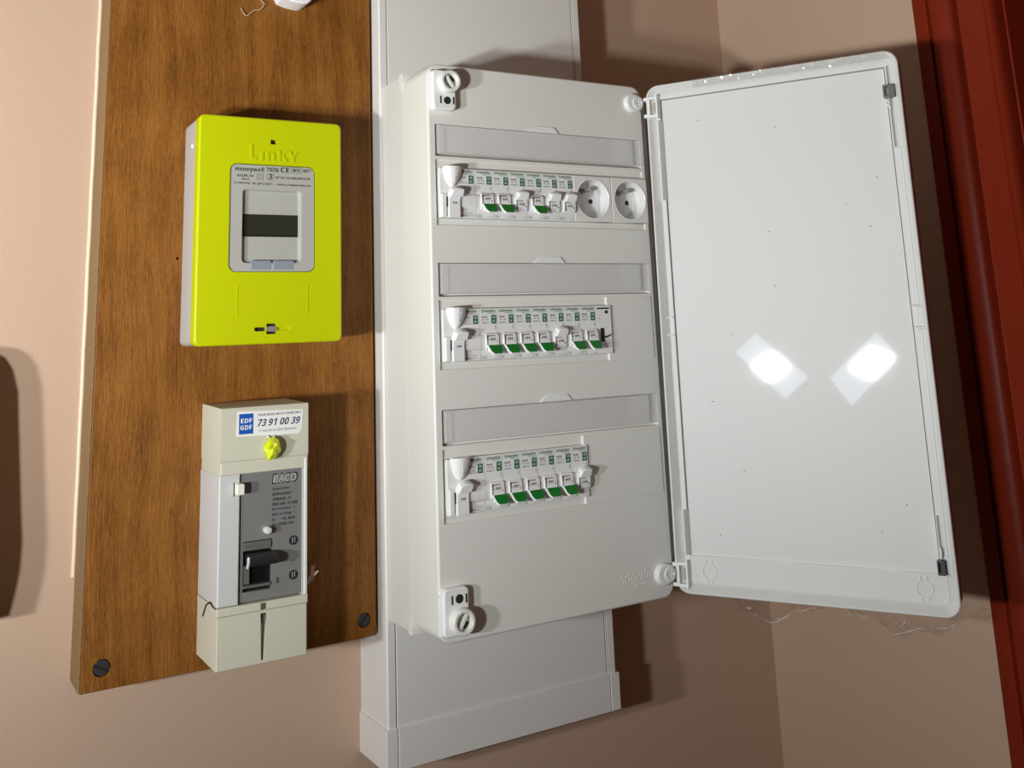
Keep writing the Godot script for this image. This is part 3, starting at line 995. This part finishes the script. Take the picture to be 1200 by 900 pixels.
# ---------------------------------------------------------------- meter
func meter() -> void:
	var o := Vector3(-131, -50, -118)
	var t := thing("electricity_meter", "bright yellow-green electricity meter with a dark display, upper half of the wooden board", "electricity meter", o)
	var yellow := relief(mat(194, 202, 0, 0.42, 0.4), 0.09, 0.6, 0.03, 6)
	var grey := mat(176, 174, 166, 0.5)
	var s := Shape.new(o)
	s.slab(Shape.rrect(-195, -147.5, -66.5, 48, 5), -118, -76, 1.0, 2)
	put("meter_base", s, mat(188, 184, 178, 0.5), t)
	s = Shape.new(o)
	var hole := Shape.rrect(-168.2, -87.6, -91.0, 6.6, 6.5, 6)
	var rim := Shape.rrect(-195.4, -148.4, -66, 48.6, 5.5, 6)
	s.slab(rim, -80, -68, 2.2, 4, [hole, Shape.rrect(-132.6, 25.2, -127.2, 29.4, 0.3, 2), Shape.rrect(-134.6, -140.2, -125.6, -131.4, 0.4, 2), Shape.rrect(-145.2, -137.6, -134.9, -134.2, 1.6, 3), Shape.rrect(-125.2, -137.4, -114.0, -134.6, 0.4, 2)], -72)
	s.cap(Shape.rrect(-127.3, -137.5, -113.0, -134.4), -69.6, Vector3(0, 0, 1))
	var cover := put("meter_cover", s, yellow, t)
	s = Shape.new(o)
	s.slab(Shape.rrect(-133, 25, -127, 30), -73, -72)
	put("cover_pocket", s, dark_hole, cover)
	s = Shape.new(o)
	s.slab(Shape.rrect(-146, -141, -124.4, -131), -73, -72)
	put("cover_pocket", s, dark_hole, cover)
	s = Shape.new(o)
	s.text("L", -150.6, 10.6, 5.2, 13.4, -68.2, true, 0.0, 0.9)
	s.text("ınKY", -141.6, 10.2, 34.4, 9.6, -68.2, true, 0.0, 0.9)
	put("embossed_lettering", s, yellow, cover)
	var emb := put("panel_outline", ridge(o, Shape.rrect(-160.6, -124.2, -97.8, -97.4, 1.5, 3), 0.9, -68, -67.6), yellow, cover)
	emb.set_meta("label", "faint embossed rectangle")
	# latch
	s = Shape.new(o)
	s.xf = Transform3D(Basis(Vector3(0, 1, 0), PI / 2), Vector3(-134.2, -135.8, -70.4))
	s.lathe(0, 0, [Vector2(0, 0), Vector2(2.6, 0), Vector2(2.6, 8.2), Vector2(0, 8.2)], 14)
	put("latch_bolt", s, grey_metal, t)
	# grey display bezel
	var panel := Shape.rrect(-167.7, -87.1, -91.5, 6.1, 6.2, 6)
	var well := Shape.rrect(-156.8, -80.0, -103.6, -15.2, 4.0, 5)
	s = Shape.new(o)
	s.slab(panel, -76, -69.2, 0.5, 2, [well], -69.4)
	s.loft([[well, -69.2], [Shape.inset(well, 0.6), -69.9], [Shape.inset(well, 1.6), -73.4], [Shape.inset(well, 1.9), -73.6]], false)
	s.cap(Shape.inset(well, 1.9), -73.6, Vector3(0, 0, 1))
	var bz := put("display_bezel", s, grey, t)
	s = Shape.new(o)
	s.slab(Shape.rrect(-154.8, -56.6, -105.6, -37.0, 0.4, 2), -74, -73.1, 0.3)
	var lcd := mat(48, 48, 40, 0.22)
	put("lcd_screen", s, lcd, bz)
	s = Shape.new(o)
	s.slab(Shape.rrect(-154.4, -56.0, -106.2, -55.2), -73.1, -73.0)
	put("lcd_edge", s, mat(26, 26, 24, 0.3), bz)
	for x in [[-148.3, -130.9], [-128.6, -110.6]]:
		s = Shape.new(o)
		s.box(x[0], -85.4, -74, x[1], -77.6, -68.9, 0.4, 0.5)
		put("push_button", s, mat(140, 147, 156, 0.45), bz)
	s = Shape.new(o)
	var z := -69.05
	s.text("Honeywell", -163.4, -1.0, 25.4, 5.0, z, true)
	s.text("710736", -136, 0.5, 11.2, 3.8, z, true)
	s.text("CE", -123.0, 0.4, 8.0, 4.6, z, true)
	s.text("M19", -111.6, 1.4, 6.2, 2.9, z, true)
	s.text("0071", -102.2, 1.4, 6.6, 2.9, z, true)
	s.text("AS230L-G5", -161.8, -4.8, 14.6, 2.0, z, true)
	s.text("60mA", -157.6, -7.6, 6.6, 1.5, z, true)
	s.text("3", -133.8, -6.0, 3.4, 4.4, z, true)
	s.text("N° 04 19 64624915 58", -127.2, -5.4, 31.4, 2.1, z, true)
	s.text("C=1Wh/imp", -164.4, -11.6, 14.0, 2.1, z, true)
	s.text("1R -25°C/+55°C ~", -148.4, -11.6, 20.0, 2.1, z, true)
	s.text("230V 0.5-10(90)A 50Hz Cl.B", -126.4, -11.8, 31.0, 2.1, z, true)
	put("dark_print", s, mat(46, 46, 46, 0.6), bz)
	s = ridge(o, Shape.rrect(-113.2, 0.2, -103.8, 5.4, 0.2, 2), 0.3, -69.2, z)
	add_ridge(s, Shape.rrect(-135.2, -7.0, -129.0, -1.2, 0.2, 2), 0.3, -69.2, z)
	add_ridge(s, Shape.rrect(-144.4, -7.0, -138.4, -1.4, 0.2, 2), 0.3, -69.2, z)
	add_ridge(s, Shape.rrect(-142.8, -5.6, -140.0, -2.8, 0.2, 2), 0.3, -69.2, z)
	put("print_frame", s, mat(96, 96, 94, 0.6), bz)
	s = Shape.new(o)
	s.slab(Shape.disc(0, 0, 1.8, 10), 0, 1)
	s = Shape.new(o)
	s.xf = Transform3D(Basis(Vector3(0, 1, 0), -PI / 2), Vector3(-195, 24, -92))
	s.lathe(0, 0, [Vector2(2.0, 0), Vector2(1.6, 0.9), Vector2(0, 1.1)], 12)
	put("side_stud", s, bright_plastic, t)

func ridge(o: Vector3, poly: PackedVector2Array, w: float, z0: float, z1: float) -> Shape:
	var s := Shape.new(o)
	add_ridge(s, poly, w, z0, z1)
	return s

func add_ridge(s: Shape, poly: PackedVector2Array, w: float, z0: float, z1: float) -> void:
	s.loft([[poly, z0], [poly, z1], [Shape.inset(poly, w), z1], [Shape.inset(poly, w), z0]], false)

# ---------------------------------------------------------------- old main breaker
func main_breaker() -> void:
	var o := Vector3(-138, -296, -118)
	var t := thing("main_breaker", "old beige main circuit breaker with a grey metal faceplate, below the yellow-green meter", "circuit breaker", o)
	var beige := relief(mat(208, 204, 184, 0.5), 0.05, 0.8, 0.05, 9)
	var pale := mat(205, 205, 202, 0.45)
	# top cover with a sloping roof
	var s := Shape.new(o)
	s.xf = Transform3D(Basis(Vector3(0, 0, 1), Vector3(0, 1, 0), Vector3(1, 0, 0)), Vector3.ZERO)
	s.slab(PackedVector2Array([Vector2(-118, -196.6), Vector2(-58.0, -198.6), Vector2(-57, -199.8), Vector2(-57, -240.0), Vector2(-58, -241.0), Vector2(-118, -241)]), -174.4, -101.2)
	s.xf = Transform3D.IDENTITY
	put("top_cover", s, beige, t)
	s = Shape.new(o)
	s.box(-173.9, -250.8, -118, -101.0, -240.6, -58.2, 0.8)
	put("cover_skirt", s, beige, t)
	# middle body: left cheek, metal plate, right bar
	s = Shape.new(o)
	s.box(-174.6, -349, -118, -101.6, -250.4, -66)
	s.slab(Shape.rrect(-174.8, -349.4, -157.6, -250.6), -70, -58.4, 1.4, 3)
	s.box(-105.2, -349.6, -70, -104.6, -247, -60, 0.2)
	put("body_shell", s, pale, t)
	s = Shape.new(o)
	s.box(-104.2, -349.6, -70, -101.4, -243.0, -57.6, 0.8)
	put("side_bar", s, mat(226, 226, 222, 0.3), t)
	var plate := mat(150, 149, 147, 0.36)
	plate.metallic = 0.35
	s = Shape.new(o)
	s.slab(Shape.rrect(-156.0, -348.6, -105.4, -246.4, 0), -66, -61.0, 0.4, 2, [Shape.rrect(-154.0, -341.4, -130.0, -303.4, 0)], -66)
	var pl := put("face_plate", s, plate, t)
	# lever in its window
	s = Shape.new(o)
	s.box(-153.9, -341.3, -66.6, -130.1, -303.5, -65.6)
	put("lever_window", s, mat(14, 14, 14, 0.4), pl)
	s = Shape.new(o)
	s.box(-153.6, -310.6, -66, -131.0, -304.0, -60.2, 0.6)
	s.box(-153.6, -308.0, -66, -131.6, -306.8, -59.4, 0.4)
	s.box(-153.8, -338.8, -66, -131.0, -336.6, -60.6, 0.5)
	s.box(-153.8, -336.0, -66, -148.2, -322.0, -61.8, 0.4)
	put("lever_frame", s, mat(104, 103, 98, 0.3), pl)
	s = Shape.new(o)
	s.xf = Transform3D(Basis(Vector3(0, 0, 1), Vector3(0, 1, 0), Vector3(1, 0, 0)), Vector3.ZERO)
	s.slab(PackedVector2Array([Vector2(-66, -322), Vector2(-66, -312.0), Vector2(-52.0, -312.6), Vector2(-47.5, -314.2), Vector2(-46.6, -318.0), Vector2(-48.6, -320.6), Vector2(-56, -322.0)]), -151.6, -129.2, 0.8, 2)
	s.xf = Transform3D.IDENTITY
	put("lever", s, mat(40, 41, 44, 0.3), t)
	s = Shape.new(o)
	s.tube([Vector3(-152.4, -313.6, -50), Vector3(-152.8, -318, -49), Vector3(-152.6, -321.6, -52)], 1.3, 8)
	put("lever_tip", s, mat(200, 200, 196, 0.3), t)
	# buttons and dials
	s = Shape.new(o)
	s.box(-162.2, -266.2, -60, -156.0, -257.6, -51.5, 0.7, 1.2)
	put("slide_button", s, mat(240, 236, 222, 0.4), t)
	s = Shape.new(o)
	s.box(-163.2, -267.4, -60, -162.4, -256.8, -58.2)
	s.box(-156.0, -265.4, -61, -153.2, -258.4, -60.8)
	put("button_slot", s, dark_hole, t)
	s = Shape.new(o)
	s.lathe(-134.8, -296.4, [Vector2(3.0, -61), Vector2(3.0, -56.5), Vector2(2.2, -54.6), Vector2(0, -54.2)], 18)
	put("reset_button", s, mat(214, 213, 208, 0.4), t)
	for y in [-307.2, -333.8]:
		s = Shape.new(o)
		s.slab(Shape.disc(-112.3, y, 3.7, 20), -61, -60.6)
		var dl := put("dial", s, mat(40, 40, 40, 0.5), pl)
		s = Shape.new(o)
		s.box(-113.6, y - 2.0, -60.7, -112.9, y + 2.2, -60.2)
		s.box(-111.6, y - 1.4, -60.7, -111.0, y + 2.6, -60.2)
		put("dial_mark", s, mat(160, 160, 156, 0.4), dl)
	# print on the plate
	s = Shape.new(o)
	var z := -60.85
	var lines := [["disjoncteur", 0.0, 15.0], ["différentiel", 0.0, 15.4], ["500mA  /\\", 0.4, 15.6], ["DRA x45  21 500", 0.0, 21.6], ["Nb de pôles   2", 0.0, 19.2], ["pôle protégé  1", 0.0, 19.2], ["A      15 45A", 0.0, 19.4], ["Un 250V 50~", 0.0, 19.2]]
	for k in lines.size():
		s.text(lines[k][0], -130.4 + lines[k][1], -266.8 - 3.95 * k, lines[k][2], 2.3, z, true)
	s.text("0", -126.6, -338.2, 2.4, 4.2, z, true)
	s.text("TEST", -115.0, -323.6, 3.8, 1.4, z)
	s.text("BACO", -130.8, -261.6, 21.4, 8.0, z, true, 0.1)
	put("dark_print", s, mat(38, 37, 36, 0.6), pl)
	s = Shape.new(o)
	s.text("BACO", -129.9, -260.6, 19.6, 6.0, z + 0.06, true, 0.1)
	put("logo_fill", s, mat(178, 176, 172, 0.5), pl)
	# lower terminal cover with a tapering slot
	s = Shape.new(o)
	var slot := PackedVector2Array([Vector2(-140.4, -351), Vector2(-140.2, -392.6), Vector2(-136.2, -392.6), Vector2(-134.4, -351)])
	s.slab(Shape.rrect(-174.7, -395, -101.8, -356.2), -118, -57.4, 0.8, 2, [PackedVector2Array([Vector2(-140.2, -358), Vector2(-139.4, -392.6), Vector2(-137.2, -392.6), Vector2(-134.6, -358)])], -64)
	s.slab(Shape.rrect(-174.9, -356.0, -101.2, -349.6), -118, -56.8, 0.8, 2, [PackedVector2Array([Vector2(-140.4, -355.9), Vector2(-134.4, -355.9), Vector2(-134.4, -350.4), Vector2(-140.4, -350.4)])], -64)
	s.cap(PackedVector2Array([Vector2(-141, -394), Vector2(-134, -394), Vector2(-134, -350), Vector2(-141, -350)]), -64, Vector3(0, 0, 1))
	put("terminal_cover", s, beige, t)
	s = Shape.new(o)
	s.slab(Shape.disc(-137.6, -362.6, 3.4, 18), -64, -59.4, 0.6, 2, [Shape.rrect(-138.0, -365.4, -137.2, -359.8)], -60)
	put("cover_screw", s, mat(112, 106, 94, 0.45), t)
	# hooked wire end at the lower left, and its other end sticking out on the right
	s = Shape.new(o)
	s.tube([Vector3(-175.4, -362, -98), Vector3(-175.5, -352, -88), Vector3(-175.5, -347.6, -76), Vector3(-175.4, -349.4, -68), Vector3(-174.6, -350.2, -60)], 0.6, 6)
	put("seal_wire", s, dark_hole, t)
	s = Shape.new(o)
	s.tube([Vector3(-102.5, -348, -74), Vector3(-99.0, -346.4, -72), Vector3(-95.4, -343.0, -70), Vector3(-93.2, -337.2, -69), Vector3(-92.6, -331.0, -69)], 0.8, 6, 1.3)
	s.tube([Vector3(-94.6, -342, -70), Vector3(-92.2, -338.4, -69), Vector3(-88.2, -335.6, -68)], 2.2, 6, 0.9)
	put("seal_wire", s, mat(206, 178, 160, 0.6), t)
	# printed sticker
	s = Shape.new(o)
	s.slab(PackedVector2Array([Vector2(-162.4, -221.4), Vector2(-109.4, -222.8), Vector2(-106.8, -219.4), Vector2(-105.8, -203.4), Vector2(-161.4, -201.6)]), -57, -56.8)
	var stk := put("sticker", s, mat(242, 240, 236, 0.4), t)
	s = Shape.new(o)
	s.slab(Shape.rrect(-160.0, -219.8, -148.2, -203.8), -56.8, -56.72)
	put("blue_print", s, mat(22, 88, 176, 0.45), stk)
	s = Shape.new(o)
	s.text("EDF", -158.6, -211.0, 9.4, 3.4, -56.65, true)
	s.text("GDF", -159.0, -216.4, 9.6, 3.6, -56.65, true)
	put("white_print", s, mat(245, 245, 245, 0.45), stk)
	s = Shape.new(o)
	s.text("73 91 00 39", -145.4, -214.6, 36.0, 5.6, -56.7, true, 0.25)
	s.text("POUR NOUS EN CE COUPE EN V", -144.4, -206.4, 36.4, 1.7, -56.7, true, 0.2)
	s.text("7, rue de la Libé Clermont", -143.4, -219.4, 31.6, 2.4, -56.7, false)
	put("navy_print", s, mat(36, 50, 84, 0.5), stk)
	# crumpled seal hanging on a thread
	var q := Vector3(-135.4, -224, -57)
	var u := Node3D.new()
	u = thing("plastic_seal", "small crumpled neon yellow seal hanging below the printed sticker on the old breaker", "seal", q)
	s = Shape.new(q)
	var rng := RandomNumberGenerator.new()
	rng.seed = 9
	var front: Array = []
	var outl := [Vector2(-136.5, -224.1), Vector2(-141.3, -230.0), Vector2(-140.5, -234.1), Vector2(-137.6, -241.7), Vector2(-130.8, -239.6), Vector2(-127.0, -234.1), Vector2(-128.9, -226.2), Vector2(-132.4, -223.5)]
	for k in outl.size():
		var a: Vector2 = outl[k]
		var b: Vector2 = outl[(k + 1) % outl.size()]
		var ia := a.lerp(Vector2(-134.6, -232.4), 0.45)
		var ib := b.lerp(Vector2(-134.6, -232.4), 0.45)
		var za := -46.5 + 1.6 * sin(k * 2.3)
		var zb := -46.5 + 1.6 * sin(((k + 1) % outl.size()) * 2.3)
		var pa := Vector3(a.x, a.y, -49.5)
		var pb := Vector3(b.x, b.y, -49.5)
		var qa := Vector3(ia.x, ia.y, za)
		var qb := Vector3(ib.x, ib.y, zb)
		var c := Vector3(-134.6, -232.4, -45.8)
		for tr in [[pa, pb, qb], [pa, qb, qa], [qa, qb, c]]:
			var n: Vector3 = (tr[1] - tr[0]).cross(tr[2] - tr[0]).normalized()
			if n.z < 0: n = -n
			s.tri(tr[0], tr[1], tr[2], n, n, n)
		var ba := Vector3(a.x, a.y, -52.5)
		var bb := Vector3(b.x, b.y, -52.5)
		var mid := (a + b) / 2 - Vector2(-134.6, -232.4)
		var nn := Vector3(mid.x, mid.y, 0).normalized()
		s.flat(pa, pb, bb, ba, nn)
		s.tri(ba, bb, Vector3(-134.6, -232.4, -53), Vector3(0, 0, -1), Vector3(0, 0, -1), Vector3(0, 0, -1))
	put("seal_tag", s, mat(216, 226, 24, 0.35), u)
	s = Shape.new(q)
	s.tube([Vector3(-136.8, -222.6, -56.2), Vector3(-135.4, -224.2, -54), Vector3(-134.0, -228, -46.4)], 0.7, 6)
	s.tube([Vector3(-131.2, -222.9, -56.4), Vector3(-131.0, -226.2, -50), Vector3(-132.0, -230.6, -45.6)], 0.6, 6)
	put("seal_thread", s, mat(230, 226, 200, 0.4), u)

# ---------------------------------------------------------------- thin clear film and other small things
func film() -> void:
	var clear := mat(150, 134, 120, 0.06)
	clear.transparency = BaseMaterial3D.TRANSPARENCY_ALPHA
	clear.albedo_color.a = 0.1
	clear.metallic_specular = 0.9
	var place := Transform3D(Basis(DOOR_X, DOOR_Y, DOOR_Z).orthonormalized(), DOOR_AT)
	var base := Vector3(330, -400, 120)
	var t := thing("protective_film", "torn strip of crumpled clear film hanging under the bottom edge of the open door", "plastic film", base)
	var n := FastNoiseLite.new()
	n.seed = 31
	n.frequency = 0.06
	n.fractal_octaves = 2
	var s := Shape.new(base)
	s.xf = place
	var depth := [4.0, 17.0, 24.0, 17.0, 9.0, 7.0, 6.0, 7.0, 9.0, 20.0, 23.0, 19.0, 16.0, 5.0]
	var grid: Array = []
	var nx := 150
	var ny := 26
	for i in nx + 1:
		var u := i / float(nx)
		var dd := lerpf(depth[int(u * 12.99)], depth[int(u * 12.99) + 1], fmod(u * 12.99, 1.0))
		var col: Array = []
		for j in ny + 1:
			var v := j / float(ny)
			var x := 44.0 + u * 200.0
			var y := -480.0 - v * (dd + 6.0) - 2.0 * sin(u * 37.0) * v
			var z := -22.2 - 2.0 * v + 11.0 * v * n.get_noise_2d(x * 1.4, y * 2.4) + 2.6 * v * n.get_noise_2d(x * 6.0 + 90, y * 9.0) + 3.0 * v * sin(x * 0.21 + y * 0.5)
			col.append(Vector3(x, y, z))
		grid.append(col)
	for i in nx:
		for j in ny:
			var a: Vector3 = grid[i][j]; var b: Vector3 = grid[i + 1][j]; var c: Vector3 = grid[i + 1][j + 1]; var d: Vector3 = grid[i][j + 1]
			for q in [[a, b, c], [a, c, d]]:
				var nn: Vector3 = (q[1] - q[0]).cross(q[2] - q[0]).normalized()
				if nn.z < 0: nn = -nn
				s.tri(q[0], q[1], q[2], nn, nn, nn)
	put("film_sheet", s, clear, t)
	# rolled folds of the film that catch the light
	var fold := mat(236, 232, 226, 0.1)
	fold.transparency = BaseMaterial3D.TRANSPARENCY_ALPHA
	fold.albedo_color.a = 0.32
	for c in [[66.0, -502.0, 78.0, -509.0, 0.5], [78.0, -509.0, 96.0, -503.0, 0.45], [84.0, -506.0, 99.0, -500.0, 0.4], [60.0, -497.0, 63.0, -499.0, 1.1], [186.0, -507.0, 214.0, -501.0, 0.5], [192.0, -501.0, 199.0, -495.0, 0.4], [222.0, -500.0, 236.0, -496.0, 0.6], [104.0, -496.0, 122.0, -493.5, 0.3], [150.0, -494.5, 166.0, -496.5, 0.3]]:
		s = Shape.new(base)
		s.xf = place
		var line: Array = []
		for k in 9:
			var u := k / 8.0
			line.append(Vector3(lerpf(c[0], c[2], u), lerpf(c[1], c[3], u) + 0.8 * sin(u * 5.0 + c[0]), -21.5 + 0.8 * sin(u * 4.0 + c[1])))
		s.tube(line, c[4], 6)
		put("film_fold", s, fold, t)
	base = Vector3(330, 95, 120)
	t = thing("protective_film", "crinkled clear film clinging to the top edge of the open door", "plastic film", base)
	s = Shape.new(base)
	s.xf = place
	grid = []
	for i in nx + 1:
		var u := i / float(nx)
		var col: Array = []
		for j in 7:
			var v := j / 6.0
			var x := 50.0 + u * 192.0
			var y := 1.6 - v * 9.0
			var z := 0.8 + 1.6 * n.get_noise_2d(x * 2.2, y * 5.0 + 400) - 3.0 * v + (-1.6 if j == 0 else 0.0)
			col.append(Vector3(x, y, maxf(z, 0.25 if v < 0.4 else -7.0)))
		grid.append(col)
	for i in nx:
		for j in 6:
			var a: Vector3 = grid[i][j]; var b: Vector3 = grid[i + 1][j]; var c: Vector3 = grid[i + 1][j + 1]; var d: Vector3 = grid[i][j + 1]
			for q in [[a, b, c], [a, c, d]]:
				var nn: Vector3 = (q[1] - q[0]).cross(q[2] - q[0]).normalized()
				if nn.z < 0: nn = -nn
				s.tri(q[0], q[1], q[2], nn, nn, nn)
	put("film_sheet", s, clear, t)

func small_things() -> void:
	# white fitting whose lower end just enters the picture at the top of the board
	var o := Vector3(-98, 171, -118)
	var t := thing("cable_fitting", "white plastic fitting on the board, only its rounded lower end showing at the top edge", "cable fitting", o)
	var s := Shape.new(o)
	var poly := PackedVector2Array([Vector2(-113, 174), Vector2(-104, 171.6), Vector2(-94, 170.6), Vector2(-89, 171.6), Vector2(-85, 175.2), Vector2(-82.5, 181), Vector2(-82.5, 215), Vector2(-116, 215), Vector2(-116, 180)])
	s.slab(poly, -118, -95, 2.0, 3)
	put("fitting_body", s, bright_plastic, t)
	s = Shape.new(o)
	s.slab(Shape.disc(-99, 198, 4.0, 16), -95, -93.6, 0.6)
	put("fitting_screw", s, grey_metal, t)
	# curl of thread
	o = Vector3(-136, 160, -117)
	s = Shape.new(o)
	s.tube([Vector3(-128.4, 190, -116.4), Vector3(-128.0, 180, -116), Vector3(-128.7, 175.6, -115.4), Vector3(-125.6, 172.4, -115), Vector3(-127.4, 168, -114.6), Vector3(-131.1, 165.2, -115), Vector3(-135, 164.6, -115.4), Vector3(-138.5, 161.6, -115.4), Vector3(-141, 158.6, -116), Vector3(-143.4, 158.6, -116), Vector3(-146.0, 162, -116.4), Vector3(-147.4, 165.4, -116.8)], 0.55, 6)
	var th := put("thread", s, mat(196, 168, 132, 0.7), self)
	th.position = Vector3(o.x, o.y + UP, o.z) * MM
	tag(th, "thin curled pale thread lying on the wooden board near the top edge", "thread")
	# wall handset outside the left edge, known by its shadow
	o = Vector3(-372, -350, -163)
	t = thing("wall_handset", "white wall-mounted handset at the extreme left edge, casting a round-topped brown shadow", "handset", o)
	s = Shape.new(o)
	var out := PackedVector2Array()
	for p in [Vector2(-342.5, -347.4), Vector2(-331.5, -346.6), Vector2(-328.4, -332), Vector2(-325.8, -314.7), Vector2(-325.4, -293.2), Vector2(-327, -277.5), Vector2(-331.2, -226.4), Vector2(-334.8, -181), Vector2(-339.4, -164.2), Vector2(-345.4, -154.7), Vector2(-354.8, -149.1), Vector2(-368, -147), Vector2(-390, -149), Vector2(-404, -158), Vector2(-412, -180), Vector2(-414, -290), Vector2(-408, -347)]:
		out.append(p)
	s.slab(out, -163, -125, 2.0, 3)
	put("handset_body", s, bright_plastic, t)
	s = Shape.new(o)
	for k in 5:
		s.slab(Shape.rrect(-392, -182 - 4.0 * k, -356, -180.4 - 4.0 * k, 0.7, 2), -125, -124.8)
	put("speaker_slot", s, dark_hole, t)
